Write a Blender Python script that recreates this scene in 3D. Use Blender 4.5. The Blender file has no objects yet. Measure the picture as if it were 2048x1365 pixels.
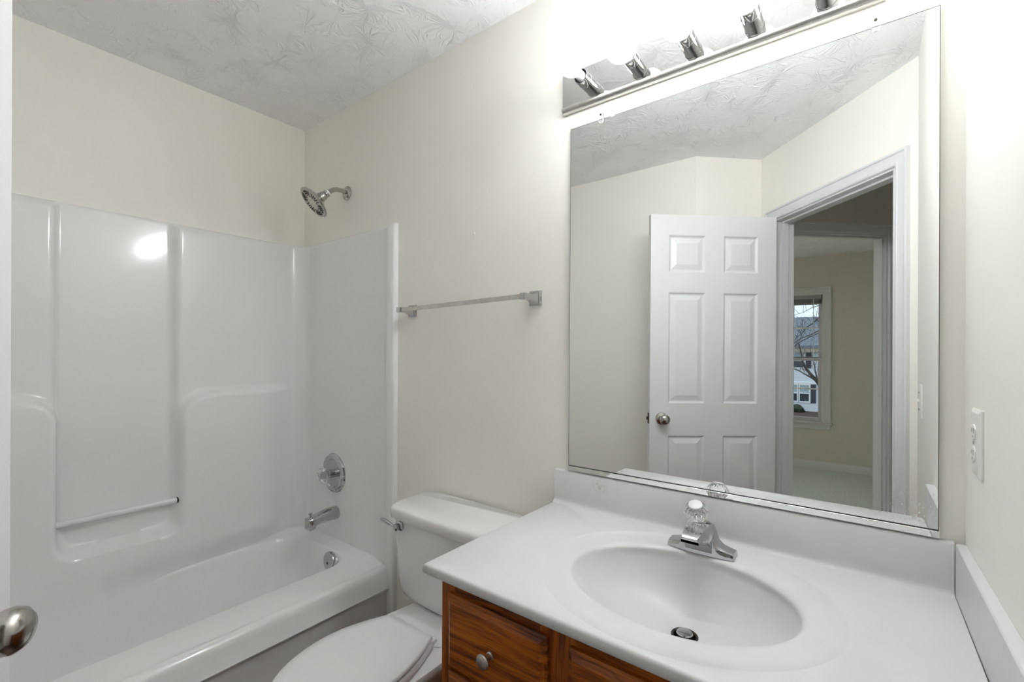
import bpy, bmesh, math, random
from mathutils import Vector, Matrix
sc = bpy.context.scene
COL = sc.collection
random.seed(7)
PI = math.pi

# ------------------------------------------------------------------ camera
YAW, ROLL = 0.6531, 0.00425
CAM = Vector((0, -1.25, 1.267))
fw = Vector((-math.sin(YAW), math.cos(YAW), 0)); rt = Vector((math.cos(YAW), math.sin(YAW), 0)); up = Vector((0, 0, 1))
RT = rt*math.cos(ROLL) + up*math.sin(ROLL); UP = up*math.cos(ROLL) - rt*math.sin(ROLL)
cd = bpy.data.cameras.new('camera'); cam = bpy.data.objects.new('camera', cd); COL.objects.link(cam)
cam.matrix_world = Matrix(((RT.x, UP.x, -fw.x, CAM.x), (RT.y, UP.y, -fw.y, CAM.y), (RT.z, UP.z, -fw.z, CAM.z), (0, 0, 0, 1)))
cd.sensor_width = 36.0; cd.lens = 909.94/2048*36.0; cd.shift_y = 22.64/2048; cd.clip_start = 0.02; cd.clip_end = 300
sc.camera = cam
# ------------------------------------------------------------------ world, exposure, lights
BULB = 104.0
w = bpy.data.worlds.new('world'); sc.world = w; w.use_nodes = True
wn = w.node_tree; bg = wn.nodes['Background']
tc = wn.nodes.new('ShaderNodeTexCoord'); nz = wn.nodes.new('ShaderNodeTexNoise'); nz.inputs['Scale'].default_value = 3.0; nz.inputs['Detail'].default_value = 5
rp = wn.nodes.new('ShaderNodeValToRGB'); rp.color_ramp.elements[0].position = .35; rp.color_ramp.elements[0].color = (.46, .62, .74, 1)
rp.color_ramp.elements[1].position = .62; rp.color_ramp.elements[1].color = (.66, .75, .80, 1)
wn.links.new(tc.outputs['Generated'], nz.inputs['Vector']); wn.links.new(nz.outputs['Fac'], rp.inputs['Fac']); wn.links.new(rp.outputs['Color'], bg.inputs['Color'])
bg.inputs['Strength'].default_value = 1.3
# added fill light brightening the bedroom, unseen by the window wall; no window there
ld = bpy.data.lights.new('bedroom_fill', 'AREA'); ld.shape = 'RECTANGLE'; ld.size = 1.1; ld.size_y = 1.4; ld.energy = 27; ld.color = (1.0, .99, 1.0)
lo = bpy.data.objects.new('bedroom_fill', ld); COL.objects.link(lo); lo.location = (-2.75, -5.02, 1.3); lo.rotation_euler = (math.pi/2, 0, math.pi)
vs = sc.view_settings; vs.view_transform = 'Standard'; vs.look = 'None'; vs.exposure = 0.30; vs.gamma = 1.0; vs.use_curve_mapping = False
sc.cycles.max_bounces = 20; sc.cycles.diffuse_bounces = 14; sc.cycles.glossy_bounces = 8; sc.cycles.transmission_bounces = 10; sc.cycles.transparent_max_bounces = 12
sc.cycles.sample_clamp_indirect = 25.0; sc.cycles.blur_glossy = 0.4

# ------------------------------------------------------------------ materials
def lin(c): return tuple(((v/255)/12.92 if v/255 <= .04045 else ((v/255+.055)/1.055)**2.4) for v in c)
class NT:
    def __init__(s, name):
        s.m = bpy.data.materials.new(name); s.m.use_nodes = True; s.t = s.m.node_tree; s.b = s.t.nodes['Principled BSDF']
    def n(s, typ, **kw):
        o = s.t.nodes.new('ShaderNode'+typ)
        for k, v in kw.items():
            if k.startswith('_'): setattr(o, k[1:], v)
            else: o.inputs[k.replace('__', ' ')].default_value = v
        return o
    def l(s, a, ao, b, bi): s.t.links.new(a.outputs[ao], b.inputs[bi])
    def pos(s, scale=(1, 1, 1), rot=(0, 0, 0)):
        g = s.n('NewGeometry'); mp = s.n('Mapping'); mp.inputs['Scale'].default_value = scale; mp.inputs['Rotation'].default_value = rot
        s.l(g, 'Position', mp, 'Vector'); return mp
    def ramp(s, stops):
        r = s.n('ValToRGB'); e = r.color_ramp.elements
        while len(e) < len(stops): e.new(.5)
        for i, (p, c) in enumerate(stops):
            e[i].position = p; e[i].color = (*c, 1) if len(c) == 3 else c
        return r
    def bump(s, src, out, strength, dist):
        b = s.n('Bump', Strength=strength, Distance=dist); s.l(src, out, b, 'Height'); s.l(b, 'Normal', s.b, 'Normal'); return b
def plain(name, col, rough=.5, metal=0.0, spec=.5, coat=0.0, noise=0.0, nscale=30, bump=0.0, bscale=200, bdist=.001):
    k = NT(name); b = k.b
    b.inputs['Base Color'].default_value = (*col, 1); b.inputs['Roughness'].default_value = rough; b.inputs['Metallic'].default_value = metal
    b.inputs['Specular IOR Level'].default_value = spec; b.inputs['Coat Weight'].default_value = coat; b.inputs['Coat Roughness'].default_value = .05
    p = None
    if noise:
        p = k.pos(); n = k.n('TexNoise', Scale=nscale, Detail=4.0); k.l(p, 'Vector', n, 'Vector')
        lo = tuple(max(0, c*(1-noise)) for c in col); hi = tuple(min(1, c*(1+noise)) for c in col)
        r = k.ramp([(.3, lo), (.7, hi)]); k.l(n, 'Fac', r, 'Fac'); k.l(r, 'Color', b, 'Base Color')
    if bump:
        p = p or k.pos(); n2 = k.n('TexNoise', Scale=bscale, Detail=3.0); k.l(p, 'Vector', n2, 'Vector'); k.bump(n2, 'Fac', bump, bdist)
    return k.m
M = {}
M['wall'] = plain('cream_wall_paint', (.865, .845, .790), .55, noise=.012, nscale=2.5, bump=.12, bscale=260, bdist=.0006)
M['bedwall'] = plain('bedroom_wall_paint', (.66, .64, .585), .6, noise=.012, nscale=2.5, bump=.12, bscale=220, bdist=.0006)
M['white'] = plain('white_semigloss_paint', (.70, .70, .712), .32, noise=.01, nscale=6, bump=.05, bscale=90, bdist=.0004)
M['tub'] = plain('white_fibreglass', (.82, .82, .825), .12, spec=.5, noise=.008, nscale=4, bump=.05, bscale=11, bdist=.003)
M['porcelain'] = plain('white_porcelain', (.77, .77, .775), .10, coat=.3, noise=.006, nscale=6)
M['seat'] = plain('white_seat_plastic', (.74, .74, .745), .22, noise=.006, nscale=6)
M['chrome'] = plain('polished_chrome', (.52, .52, .53), .06, metal=1.0, noise=.03, nscale=20)
M['chromebar'] = plain('worn_chrome_bar', (.62, .61, .57), .26, metal=1.0, noise=.10, nscale=60)
M['nickel'] = plain('brushed_nickel', (.50, .48, .45), .18, metal=1.0, noise=.05, nscale=60)
M['pewter'] = plain('satin_pewter_knob', (.50, .48, .45), .32, metal=1.0, noise=.05, nscale=80)
M['plate'] = plain('mirrored_steel_plate', (.62, .615, .60), .035, metal=1.0, noise=.02, nscale=12)
M['rail'] = plain('brushed_steel_rail', (.66, .65, .62), .28, metal=1.0, noise=.05, nscale=50)
M['darkmetal'] = plain('dark_aged_metal', (.05, .047, .04), .4, metal=.7, noise=.1)
M['black'] = plain('black_rubber', (.012, .012, .012), .5, noise=.1)
M['dark'] = plain('dark_gap', (.03, .03, .03), .7, noise=.1)
M['bulbneck'] = plain('frosted_bulb_neck', (.9, .9, .88), .35, noise=.01)
M['plastic'] = plain('white_wall_plate_plastic', (.80, .79, .75), .3, noise=.01)
M['caulk'] = plain('pale_caulk', (.62, .60, .55), .6, noise=.1, nscale=60)
M['slotgrey'] = plain('grey_outlet_slots', (.22, .21, .20), .6, noise=.1)
M['tape'] = plain('white_thread_tape', (.9, .9, .88), .5, noise=.02)
M['blind'] = plain('grey_blind_slats', (.36, .34, .36), .5, noise=.03)
M['vinyl'] = plain('white_vinyl_sash', (.62, .60, .64), .35, noise=.01)
M['muntin'] = plain('white_muntin', (.9, .9, .9), .35, noise=.01)
M['bark'] = plain('grey_brown_bark', (.09, .07, .06), .85, noise=.3, nscale=14)
M['leaf'] = plain('dark_shrub_leaves', (.025, .045, .018), .6, noise=.5, nscale=30)
M['mulch'] = plain('brown_mulch', (.10, .055, .045), .9, noise=.5, nscale=40, bump=.5, bscale=30, bdist=.03)
M['shutter'] = plain('charcoal_shutter', (.05, .045, .06), .6, noise=.1)
M['roof'] = plain('grey_roof_shingle', (.20, .22, .26), .8, noise=.25, nscale=8)
M['hglass'] = plain('dark_house_glass', (.05, .07, .09), .08, noise=.2, nscale=2)
M['hblind'] = plain('pale_blind_behind_glass', (.42, .52, .56), .3, noise=.05, nscale=4)
M['soffit'] = plain('tan_soffit', (.45, .38, .30), .7, noise=.05)

def m_ceiling():
    # stomp-brush plaster: fans of short raised ridges spreading from each dab of the brush
    k = NT('stomped_plaster_ceiling'); k.b.inputs['Base Color'].default_value = (.885, .89, .90, 1); k.b.inputs['Roughness'].default_value = .75
    p = k.pos()
    def layer(off, sc_, na, nr):
        mv = k.n('VectorMath', _operation='ADD'); mv.inputs[1].default_value = off; k.l(p, 'Vector', mv, 0)
        v = k.n('TexVoronoi', _voronoi_dimensions='2D', Scale=sc_); k.l(mv, 'Vector', v, 'Vector')
        wob = k.n('TexNoise', Scale=9.0, Detail=1.5); k.l(mv, 'Vector', wob, 'Vector')
        d = k.n('VectorMath', _operation='SUBTRACT'); k.l(mv, 'Vector', d, 0); k.l(v, 'Position', d, 1)
        d2 = k.n('VectorMath', _operation='MULTIPLY_ADD'); d2.inputs[1].default_value = (.085, .085, 0); k.l(wob, 'Color', d2, 0); k.l(d, 'Vector', d2, 2)
        d3 = k.n('VectorMath', _operation='SUBTRACT'); d3.inputs[1].default_value = (.0425, .0425, 0); k.l(d2, 'Vector', d3, 0)
        x = k.n('SeparateXYZ'); k.l(d3, 'Vector', x, 'Vector')
        an = k.n('Math', _operation='ARCTAN2'); k.l(x, 'Y', an, 0); k.l(x, 'X', an, 1)
        an2 = k.n('Math', _operation='MULTIPLY'); an2.inputs[1].default_value = na; k.l(an, 'Value', an2, 0)
        ln = k.n('VectorMath', _operation='LENGTH'); k.l(d3, 'Vector', ln, 0)
        ln2 = k.n('Math', _operation='MULTIPLY'); ln2.inputs[1].default_value = nr; k.l(ln, 'Value', ln2, 0)
        sp = k.n('SeparateColor'); k.l(v, 'Color', sp, 'Color'); rz = k.n('Math', _operation='MULTIPLY'); rz.inputs[1].default_value = 60.0; k.l(sp, 'Red', rz, 0)
        c = k.n('CombineXYZ'); k.l(an2, 'Value', c, 'X'); k.l(ln2, 'Value', c, 'Y'); k.l(rz, 'Value', c, 'Z')
        n = k.n('TexNoise', Scale=1.0, Detail=2.0, Roughness=.5); k.l(c, 'Vector', n, 'Vector')
        r = k.ramp([(.53, (0, 0, 0)), (.62, (1, 1, 1))]); k.l(n, 'Fac', r, 'Fac'); return r
    l1 = layer((0, 0, 0), 5.6, 8.0, 44.0); l2 = layer((3.37, 7.71, 0), 8.5, 6.0, 60.0)
    mxm = k.n('Math', _operation='MAXIMUM'); k.l(l1, 'Color', mxm, 0); k.l(l2, 'Color', mxm, 1)
    msk = k.n('TexNoise', Scale=7.0, Detail=4.0, Roughness=.6); k.l(p, 'Vector', msk, 'Vector')
    r2 = k.ramp([(.42, (.10, .10, .10)), (.60, (1, 1, 1))]); k.l(msk, 'Fac', r2, 'Fac')
    mul = k.n('Math', _operation='MULTIPLY'); k.l(mxm, 'Value', mul, 0); k.l(r2, 'Color', mul, 1)
    fine = k.n('TexNoise', Scale=150.0, Detail=2.0); k.l(p, 'Vector', fine, 'Vector')
    ad = k.n('Math', _operation='MULTIPLY_ADD'); ad.inputs[1].default_value = .30; k.l(fine, 'Fac', ad, 0); k.l(mul, 'Value', ad, 2)
    k.bump(ad, 'Value', .78, .0042); return k.m
M['ceiling'] = m_ceiling()

def m_oak(name, rot):
    k = NT(name); k.b.inputs['Roughness'].default_value = .42; k.b.inputs['Specular IOR Level'].default_value = .35; k.b.inputs['Coat Weight'].default_value = .04
    p = k.pos((1, 1, 1), rot)
    nw = k.n('TexNoise', Scale=2.2, Detail=3.0); k.l(p, 'Vector', nw, 'Vector')
    mx = k.n('VectorMath', _operation='MULTIPLY_ADD'); mx.inputs[1].default_value = (.0, .0, .07); k.l(nw, 'Color', mx, 0); k.l(p, 'Vector', mx, 2)
    mp = k.n('Mapping'); mp.inputs['Scale'].default_value = (3.0, 40, 52); k.l(mx, 'Vector', mp, 'Vector')
    n1 = k.n('TexNoise', Scale=1.0, Detail=5.0, Roughness=.6); k.l(mp, 'Vector', n1, 'Vector')
    r = k.ramp([(.36, lin((58, 24, 2))), (.45, lin((132, 64, 6))), (.54, lin((166, 88, 12))), (.74, lin((186, 108, 24)))]); k.l(n1, 'Fac', r, 'Fac')
    mp2 = k.n('Mapping'); mp2.inputs['Scale'].default_value = (14, 300, 340); k.l(mx, 'Vector', mp2, 'Vector')
    n2 = k.n('TexNoise', Scale=1.0, Detail=2.0); k.l(mp2, 'Vector', n2, 'Vector')
    r2 = k.ramp([(.36, (.45, .40, .36)), (.52, (1, 1, 1))]); k.l(n2, 'Fac', r2, 'Fac')
    mm = k.n('Mix', _data_type='RGBA', _blend_type='MULTIPLY'); mm.inputs[0].default_value = .75
    k.t.links.new(r.outputs['Color'], mm.inputs[6]); k.t.links.new(r2.outputs['Color'], mm.inputs[7]); k.t.links.new(mm.outputs[2], k.b.inputs['Base Color'])
    k.bump(n2, 'Fac', .15, .0006); return k.m
M['oakh'] = m_oak('red_oak_horizontal', (0, 0, 0))
M['oakv'] = m_oak('red_oak_vertical', (0, PI/2, 0))

def m_floor():
    k = NT('dark_wood_floor'); k.b.inputs['Roughness'].default_value = .4
    p = k.pos((1, 1, 1)); br = k.n('TexBrick', Scale=1.0); br.inputs['Brick Width'].default_value = .9; br.inputs['Row Height'].default_value = .1
    br.inputs['Mortar Size'].default_value = .0015; br.inputs['Color1'].default_value = (.10, .055, .035, 1); br.inputs['Color2'].default_value = (.14, .08, .05, 1); br.inputs['Mortar'].default_value = (.02, .012, .01, 1)
    k.l(p, 'Vector', br, 'Vector'); k.l(br, 'Color', k.b, 'Base Color'); return k.m
M['floor'] = m_floor()
def m_carpet():
    k = NT('green_grey_carpet'); k.b.inputs['Roughness'].default_value = 1.0; k.b.inputs['Specular IOR Level'].default_value = .1
    p = k.pos(); n = k.n('TexNoise', Scale=90.0, Detail=4.0); k.l(p, 'Vector', n, 'Vector')
    r = k.ramp([(.3, (.50, .55, .53)), (.7, (.75, .80, .78))]); k.l(n, 'Fac', r, 'Fac'); k.l(r, 'Color', k.b, 'Base Color'); k.bump(n, 'Fac', .6, .006); return k.m
M['carpet'] = m_carpet()
def m_counter():
    k = NT('white_cultured_marble'); k.b.inputs['Roughness'].default_value = .36; k.b.inputs['Specular IOR Level'].default_value = .4
    p = k.pos(); n = k.n('TexNoise', Scale=3.0, Detail=6.0, Distortion=1.5); k.l(p, 'Vector', n, 'Vector')
    r = k.ramp([(.35, (.635, .635, .637)), (.65, (.665, .665, .669))]); k.l(n, 'Fac', r, 'Fac')
    # brownish stain on the backsplash, left of the tap
    g = k.n('NewGeometry'); vm = k.n('VectorMath', _operation='DISTANCE'); vm.inputs[1].default_value = (-.612, -.018, .872); k.l(g, 'Position', vm, 0)
    dn = k.n('TexNoise', Scale=130.0, Detail=4.0); k.l(g, 'Position', dn, 'Vector')
    a = k.n('MapRange'); a.inputs['From Min'].default_value = .030; a.inputs['From Max'].default_value = .008; k.l(vm, 'Value', a, 'Value')
    rr = k.ramp([(.44, (0, 0, 0)), (.66, (1, 1, 1))]); k.l(dn, 'Fac', rr, 'Fac')
    mu = k.n('Math', _operation='MULTIPLY'); k.l(a, 'Result', mu, 0); k.l(rr, 'Color', mu, 1)
    mu2 = k.n('Math', _operation='MULTIPLY'); mu2.inputs[1].default_value = .55; k.l(mu, 'Value', mu2, 0)
    mm = k.n('Mix', _data_type='RGBA'); mm.inputs[7].default_value = (.38, .34, .28, 1)
    k.t.links.new(mu2.outputs[0], mm.inputs[0]); k.t.links.new(r.outputs['Color'], mm.inputs[6]); k.t.links.new(mm.outputs[2], k.b.inputs['Base Color']); return k.m
M['counter'] = m_counter()
def m_mirror():
    k = NT('silvered_mirror'); b = k.b; b.inputs['Metallic'].default_value = 1; b.inputs['Roughness'].default_value = 0.0; b.inputs['Base Color'].default_value = (.90, .915, .91, 1)
    # desilvered flecks near the lower right corner
    p = k.pos((1, 1, .35), (0, .5, 0)); n = k.n('TexNoise', Scale=420.0, Detail=3.0); k.l(p, 'Vector', n, 'Vector')
    g = k.n('NewGeometry'); vm = k.n('VectorMath', _operation='DISTANCE'); vm.inputs[1].default_value = (.085, -.012, .925); k.l(g, 'Position', vm, 0)
    a = k.n('MapRange'); a.inputs['From Min'].default_value = .085; a.inputs['From Max'].default_value = .0; k.l(vm, 'Value', a, 'Value')
    r = k.ramp([(.56, (0, 0, 0)), (.70, (.6, .6, .6))]); k.l(n, 'Fac', r, 'Fac')
    mu = k.n('Math', _operation='MULTIPLY'); k.l(a, 'Result', mu, 0); k.l(r, 'Color', mu, 1); k.l(mu, 'Value', b, 'Roughness'); return k.m
M['mirror'] = m_mirror()
M['mirroredge'] = plain('dark_mirror_edge', (.035, .04, .04), .35, noise=.2, nscale=80)
def m_glow():
    k = NT('lit_bulb'); k.b.inputs['Base Color'].default_value = (.9, .9, .9, 1); k.b.inputs['Emission Color'].default_value = (.95, .975, 1.0, 1); k.b.inputs['Emission Strength'].default_value = BULB
    # LED globe: the dome gives most of the light, the half next to the socket much less
    g = k.n('NewGeometry'); dt = k.n('VectorMath', _operation='DOT_PRODUCT'); dt.inputs[1].default_value = (0, -1, 0); k.l(g, 'Normal', dt, 0)
    mr = k.n('MapRange', _interpolation_type='SMOOTHSTEP'); mr.inputs['From Min'].default_value = -.45; mr.inputs['From Max'].default_value = .8
    mr.inputs['To Min'].default_value = BULB*.025; mr.inputs['To Max'].default_value = BULB; k.l(dt, 'Value', mr, 'Value'); k.l(mr, 'Result', k.b, 'Emission Strength'); return k.m
M['glow'] = m_glow()
def m_clear(name, ior=1.49, rough=0.0, col=(1, 1, 1)):
    k = NT(name); k.b.inputs['Transmission Weight'].default_value = 1; k.b.inputs['IOR'].default_value = ior; k.b.inputs['Roughness'].default_value = rough; k.b.inputs['Base Color'].default_value = (*col, 1)
    return k.m
M['acrylic'] = m_clear('clear_acrylic', 1.49, .02)
M['acrylicbar'] = m_clear('clear_acrylic_bar', 1.46, .06)
def m_pane():
    k = NT('window_glass'); t = k.t; t.nodes.remove(k.b); out = t.nodes['Material Output']
    tr = k.n('BsdfTransparent'); gl = k.n('BsdfGlossy'); gl.inputs['Roughness'].default_value = .02; fr = k.n('Fresnel'); fr.inputs['IOR'].default_value = 1.3
    mx = k.n('MixShader'); k.l(fr, 'Fac', mx, 0); k.l(tr, 'BSDF', mx, 1); k.l(gl, 'BSDF', mx, 2); k.l(mx, 'Shader', out, 'Surface'); return k.m
M['pane'] = m_pane()
def m_siding():
    k = NT('white_lap_siding'); k.b.inputs['Roughness'].default_value = .6
    p = k.pos(); wv = k.n('TexWave', _bands_direction='Z', _wave_profile='SAW', Scale=1.6); k.l(p, 'Vector', wv, 'Vector')
    r = k.ramp([(0.0, (.62, .68, .74)), (.12, (.80, .84, .88)), (1.0, (.84, .88, .92))]); k.l(wv, 'Fac', r, 'Fac'); k.l(r, 'Color', k.b, 'Base Color'); return k.m
M['siding'] = m_siding()
def m_showerface():
    return plain('shower_face_chrome', (.62, .61, .57), .22, metal=1.0, noise=.04)
M['sface'] = m_showerface()

# ------------------------------------------------------------------ mesh helpers
ORG = {}
class MB:
    def __init__(s): s.v = []; s.f = []; s.mi = []
    def add(s, vs, fs, mi=0):
        o = len(s.v); s.v += [Vector(p) for p in vs]; s.f += [tuple(i+o for i in f) for f in fs]; s.mi += [mi]*len(fs); return s
    def box(s, lo, hi, fr=None, mi=0):
        x0, y0, z0 = lo; x1, y1, z1 = hi
        vs = [(x0, y0, z0), (x1, y0, z0), (x1, y1, z0), (x0, y1, z0), (x0, y0, z1), (x1, y0, z1), (x1, y1, z1), (x0, y1, z1)]
        if fr: vs = [fr(*p) for p in vs]
        return s.add(vs, [(0, 3, 2, 1), (4, 5, 6, 7), (0, 1, 5, 4), (1, 2, 6, 5), (2, 3, 7, 6), (3, 0, 4, 7)], mi)
    def loft(s, rings, cap0=True, cap1=True, closed=True, mi=0):
        n = len(rings[0]); vs = [p for r in rings for p in r]; fs = []
        for i in range(len(rings)-1):
            for j in range(n if closed else n-1):
                a = i*n+j; b = i*n+(j+1) % n; fs.append((a, b, b+n, a+n))
        if cap0: fs.append(tuple(reversed(range(n))))
        if cap1: fs.append(tuple(range((len(rings)-1)*n, len(rings)*n)))
        return s.add(vs, fs, mi)
    def grid(s, rows, mi=0): return s.loft(rows, False, False, False, mi)
    def lathe(s, prof, o, ax, n=32, mi=0, cap0=True, cap1=True):
        ax = Vector(ax).normalized(); a = ax.orthogonal().normalized(); b = ax.cross(a); o = Vector(o)
        return s.loft([[o+ax*h+(a*math.cos(2*PI*i/n)+b*math.sin(2*PI*i/n))*max(r, 1e-5) for i in range(n)] for r, h in prof], cap0, cap1, True, mi)
    def cyl(s, p0, p1, r, r1=None, n=24, mi=0):
        p0 = Vector(p0); p1 = Vector(p1); d = p1-p0; return s.lathe([(r, 0), (r if r1 is None else r1, d.length)], p0, d, n, mi)
    def tube(s, pts, rad, n=16, mi=0):
        pts = [Vector(p) for p in pts]; rr = rad if isinstance(rad, (list, tuple)) else [rad]*len(pts)
        d = (pts[1]-pts[0]).normalized(); a = d.orthogonal().normalized(); rings = []
        for i, p in enumerate(pts):
            t = (pts[min(i+1, len(pts)-1)]-pts[max(i-1, 0)]).normalized(); a = (a-t*a.dot(t)).normalized(); b = t.cross(a)
            rings.append([p+(a*math.cos(2*PI*k/n)+b*math.sin(2*PI*k/n))*rr[i] for k in range(n)])
        return s.loft(rings, mi=mi)
    def prism(s, prof, fn, t0, t1, mi=0):
        return s.loft([[fn(a, b, t0) for a, b in prof], [fn(a, b, t1) for a, b in prof]], mi=mi)
    def sphere(s, c, r, n=24, m=14, sc=(1, 1, 1), mi=0):
        c = Vector(c); rings = []
        for i in range(m+1):
            t = PI*i/m; rr = max(math.sin(t), 1e-4)*r
            rings.append([c+Vector((rr*math.cos(2*PI*k/n)*sc[0], rr*math.sin(2*PI*k/n)*sc[1], -math.cos(t)*r*sc[2])) for k in range(n)])
        return s.loft(rings, True, True, True, mi)
    def build(s, name, mat, parent=None, org=None, ang=35, bevel=0.0, seg=2, label=None):
        me = bpy.data.meshes.new(name)
        o3 = ORG[parent.name] if parent else Vector(org or (0, 0, 0))
        me.from_pydata([tuple(p-o3) for p in s.v], [], s.f)
        for m_ in (mat if isinstance(mat, (list, tuple)) else [mat]): me.materials.append(m_)
        for p, i in zip(me.polygons, s.mi): p.material_index = i
        bm = bmesh.new(); bm.from_mesh(me); bmesh.ops.remove_doubles(bm, verts=bm.verts, dist=1e-6)
        bmesh.ops.recalc_face_normals(bm, faces=bm.faces); bm.to_mesh(me); bm.free()
        for p in me.polygons: p.use_smooth = True
        me.set_sharp_from_angle(angle=math.radians(ang))
        o = bpy.data.objects.new(name, me); COL.objects.link(o)
        if parent: o.parent = parent
        else: o.location = o3
        ORG[o.name] = o3
        if bevel:
            bv = o.modifiers.new('bevel', 'BEVEL'); bv.width = bevel; bv.segments = seg; bv.limit_method = 'ANGLE'; bv.angle_limit = math.radians(40); bv.harden_normals = True
        if label: o['label'] = label
        return o
def thing(name, label, cat, loc, group=None):
    o = bpy.data.objects.new(name, None); COL.objects.link(o); o.location = loc; o.empty_display_size = .05; ORG[o.name] = Vector(loc)
    o['label'] = label; o['category'] = cat
    if group: o['group'] = group
    return o
def tag(o, label, cat, group=None, kind=None):
    o['label'] = label; o['category'] = cat
    if group: o['group'] = group
    if kind: o['kind'] = kind
    return o
def struct(o, label, cat): return tag(o, label, cat, kind='structure')
def ss(a, b, x):
    t = min(1, max(0, (x-a)/(b-a))); return t*t*(3-2*t)
def rrect(x0, x1, y0, y1, r, n=32):
    """rounded rectangle, n points per corner-to-corner quarter, counter clockwise, same count always"""
    pts = []
    r = max(1e-4, min(r, (x1-x0)/2-1e-4, (y1-y0)/2-1e-4))
    cs = [((x1-r, y0+r), -PI/2), ((x1-r, y1-r), 0), ((x0+r, y1-r), PI/2), ((x0+r, y0+r), PI)]
    for i, ((cx, cy), a0) in enumerate(cs):
        k = n//2
        for j in range(k+1):
            a = a0+PI/2*j/k; pts.append((cx+r*math.cos(a), cy+r*math.sin(a)))
        nx, a1 = cs[(i+1) % 4]; e = pts[-1]; f = (nx[0]+r*math.cos(a1), nx[1]+r*math.sin(a1))
        for j in range(1, n-k): t = j/(n-k); pts.append((e[0]+(f[0]-e[0])*t, e[1]+(f[1]-e[1])*t))
    return pts
# diagonal entry frame: origin W2, d along entry wall, n into the bathroom
W2 = Vector((-.472, -1.816, 0)); D = Vector((.684, .7295, 0)); N = Vector((-.7295, .684, 0))
def FD(s, n, z): return W2 + D*s + N*n + Vector((0, 0, z))
XB, YD, HC = -2.351, -1.537, 2.44
def xc(y): return .164 - .0115*y

# ------------------------------------------------------------------ structure
mb = MB().box((-2.45, 0, 0), (.30, .10, HC)); struct(mb.build('wall_back', M['wall']), 'cream wall behind mirror, toilet and shower valve', 'wall')
mb = MB().box((-2.45, YD-.05, 0), (XB, 0, HC)); struct(mb.build('wall_left', M['wall']), 'cream wall above the long side of the tub', 'wall')
mb = MB().box((0, -1.20, 0), (.10, .0, HC), lambda x, y, z: Vector((xc(y)+x, y, z))); struct(mb.build('wall_right', M['wall']), 'cream wall at the right end of the vanity', 'wall')
W1 = FD(0, .41, 0)
mb = MB().box((-3.7, YD-.09, 0), (W1.x, YD, HC)); struct(mb.build('wall_front', M['wall']), 'cream wall opposite the mirror behind the open door', 'wall')
mb = MB().box((-.16, -.115, 0), (0, .41, HC), FD); struct(mb.build('wall_angled', M['wall']), 'short angled cream wall behind the open door', 'wall')
mb = MB()
mb.box((0, -.115, 0), (.115, 0, HC), FD).box((.865, -.115, 0), (1.7, 0, HC), FD).box((.115, -.115, 2.06), (.865, 0, HC), FD)
struct(mb.build('wall_entry', M['wall']), 'diagonal cream wall with the doorway', 'wall')
def polyslab(pts, z0, z1):
    n = len(pts); m = MB(); m.add([(x, y, z0) for x, y in pts]+[(x, y, z1) for x, y in pts], [tuple(reversed(range(n))), tuple(range(n, 2*n))]+[(i, (i+1) % n, (i+1) % n+n, i+n) for i in range(n)]); return m
W3 = FD(.945, 0, 0)
struct(polyslab([(XB, 0), (XB, YD), (W1.x, YD), (W2.x, W2.y), (W3.x, W3.y), (.164, 0)], -.1, 0).build('floor', M['floor']), 'dark brown bathroom floor', 'floor')
struct(polyslab([(-3.7, YD-.02), (-3.7, -5.2), (2.2, -5.2), (2.2, -.3), FD(1.72, -.004, 0).xy[:], FD(0, -.004, 0).xy[:], FD(-.006, .40, 0).xy[:]], -.1, 0).build('floor_carpet', M['carpet']), 'green grey carpet of hall and bedroom', 'floor')
mb = MB().box((-3.8, -5.3, HC), (2.3, .2, HC+.1)); struct(mb.build('ceiling', M['ceiling']), 'white ceiling with stomped brush texture', 'ceiling')
# hall and bedroom shell
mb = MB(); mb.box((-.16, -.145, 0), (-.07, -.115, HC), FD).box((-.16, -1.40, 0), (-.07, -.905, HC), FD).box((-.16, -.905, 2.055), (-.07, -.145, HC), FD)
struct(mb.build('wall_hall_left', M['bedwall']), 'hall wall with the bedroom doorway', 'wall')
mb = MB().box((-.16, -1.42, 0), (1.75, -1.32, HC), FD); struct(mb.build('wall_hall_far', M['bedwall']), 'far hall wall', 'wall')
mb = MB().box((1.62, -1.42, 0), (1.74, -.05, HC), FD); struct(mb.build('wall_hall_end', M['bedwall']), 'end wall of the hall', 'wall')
Q = FD(-.12, -1.36, 0)
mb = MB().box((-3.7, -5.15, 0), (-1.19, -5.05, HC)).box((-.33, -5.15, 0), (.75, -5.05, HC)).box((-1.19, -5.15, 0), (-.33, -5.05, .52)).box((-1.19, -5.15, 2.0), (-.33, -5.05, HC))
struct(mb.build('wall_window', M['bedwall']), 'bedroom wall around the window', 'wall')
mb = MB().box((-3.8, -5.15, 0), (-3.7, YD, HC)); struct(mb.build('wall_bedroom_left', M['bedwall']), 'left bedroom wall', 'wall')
mb = MB(); mb.loft([[(Q.x-.02, Q.y, z), (Q.x+.10, Q.y, z), (.56, -5.1, z), (.44, -5.1, z)] for z in (0, HC)]); struct(mb.build('wall_bedroom_right', M['bedwall']), 'right bedroom wall', 'wall')
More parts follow.
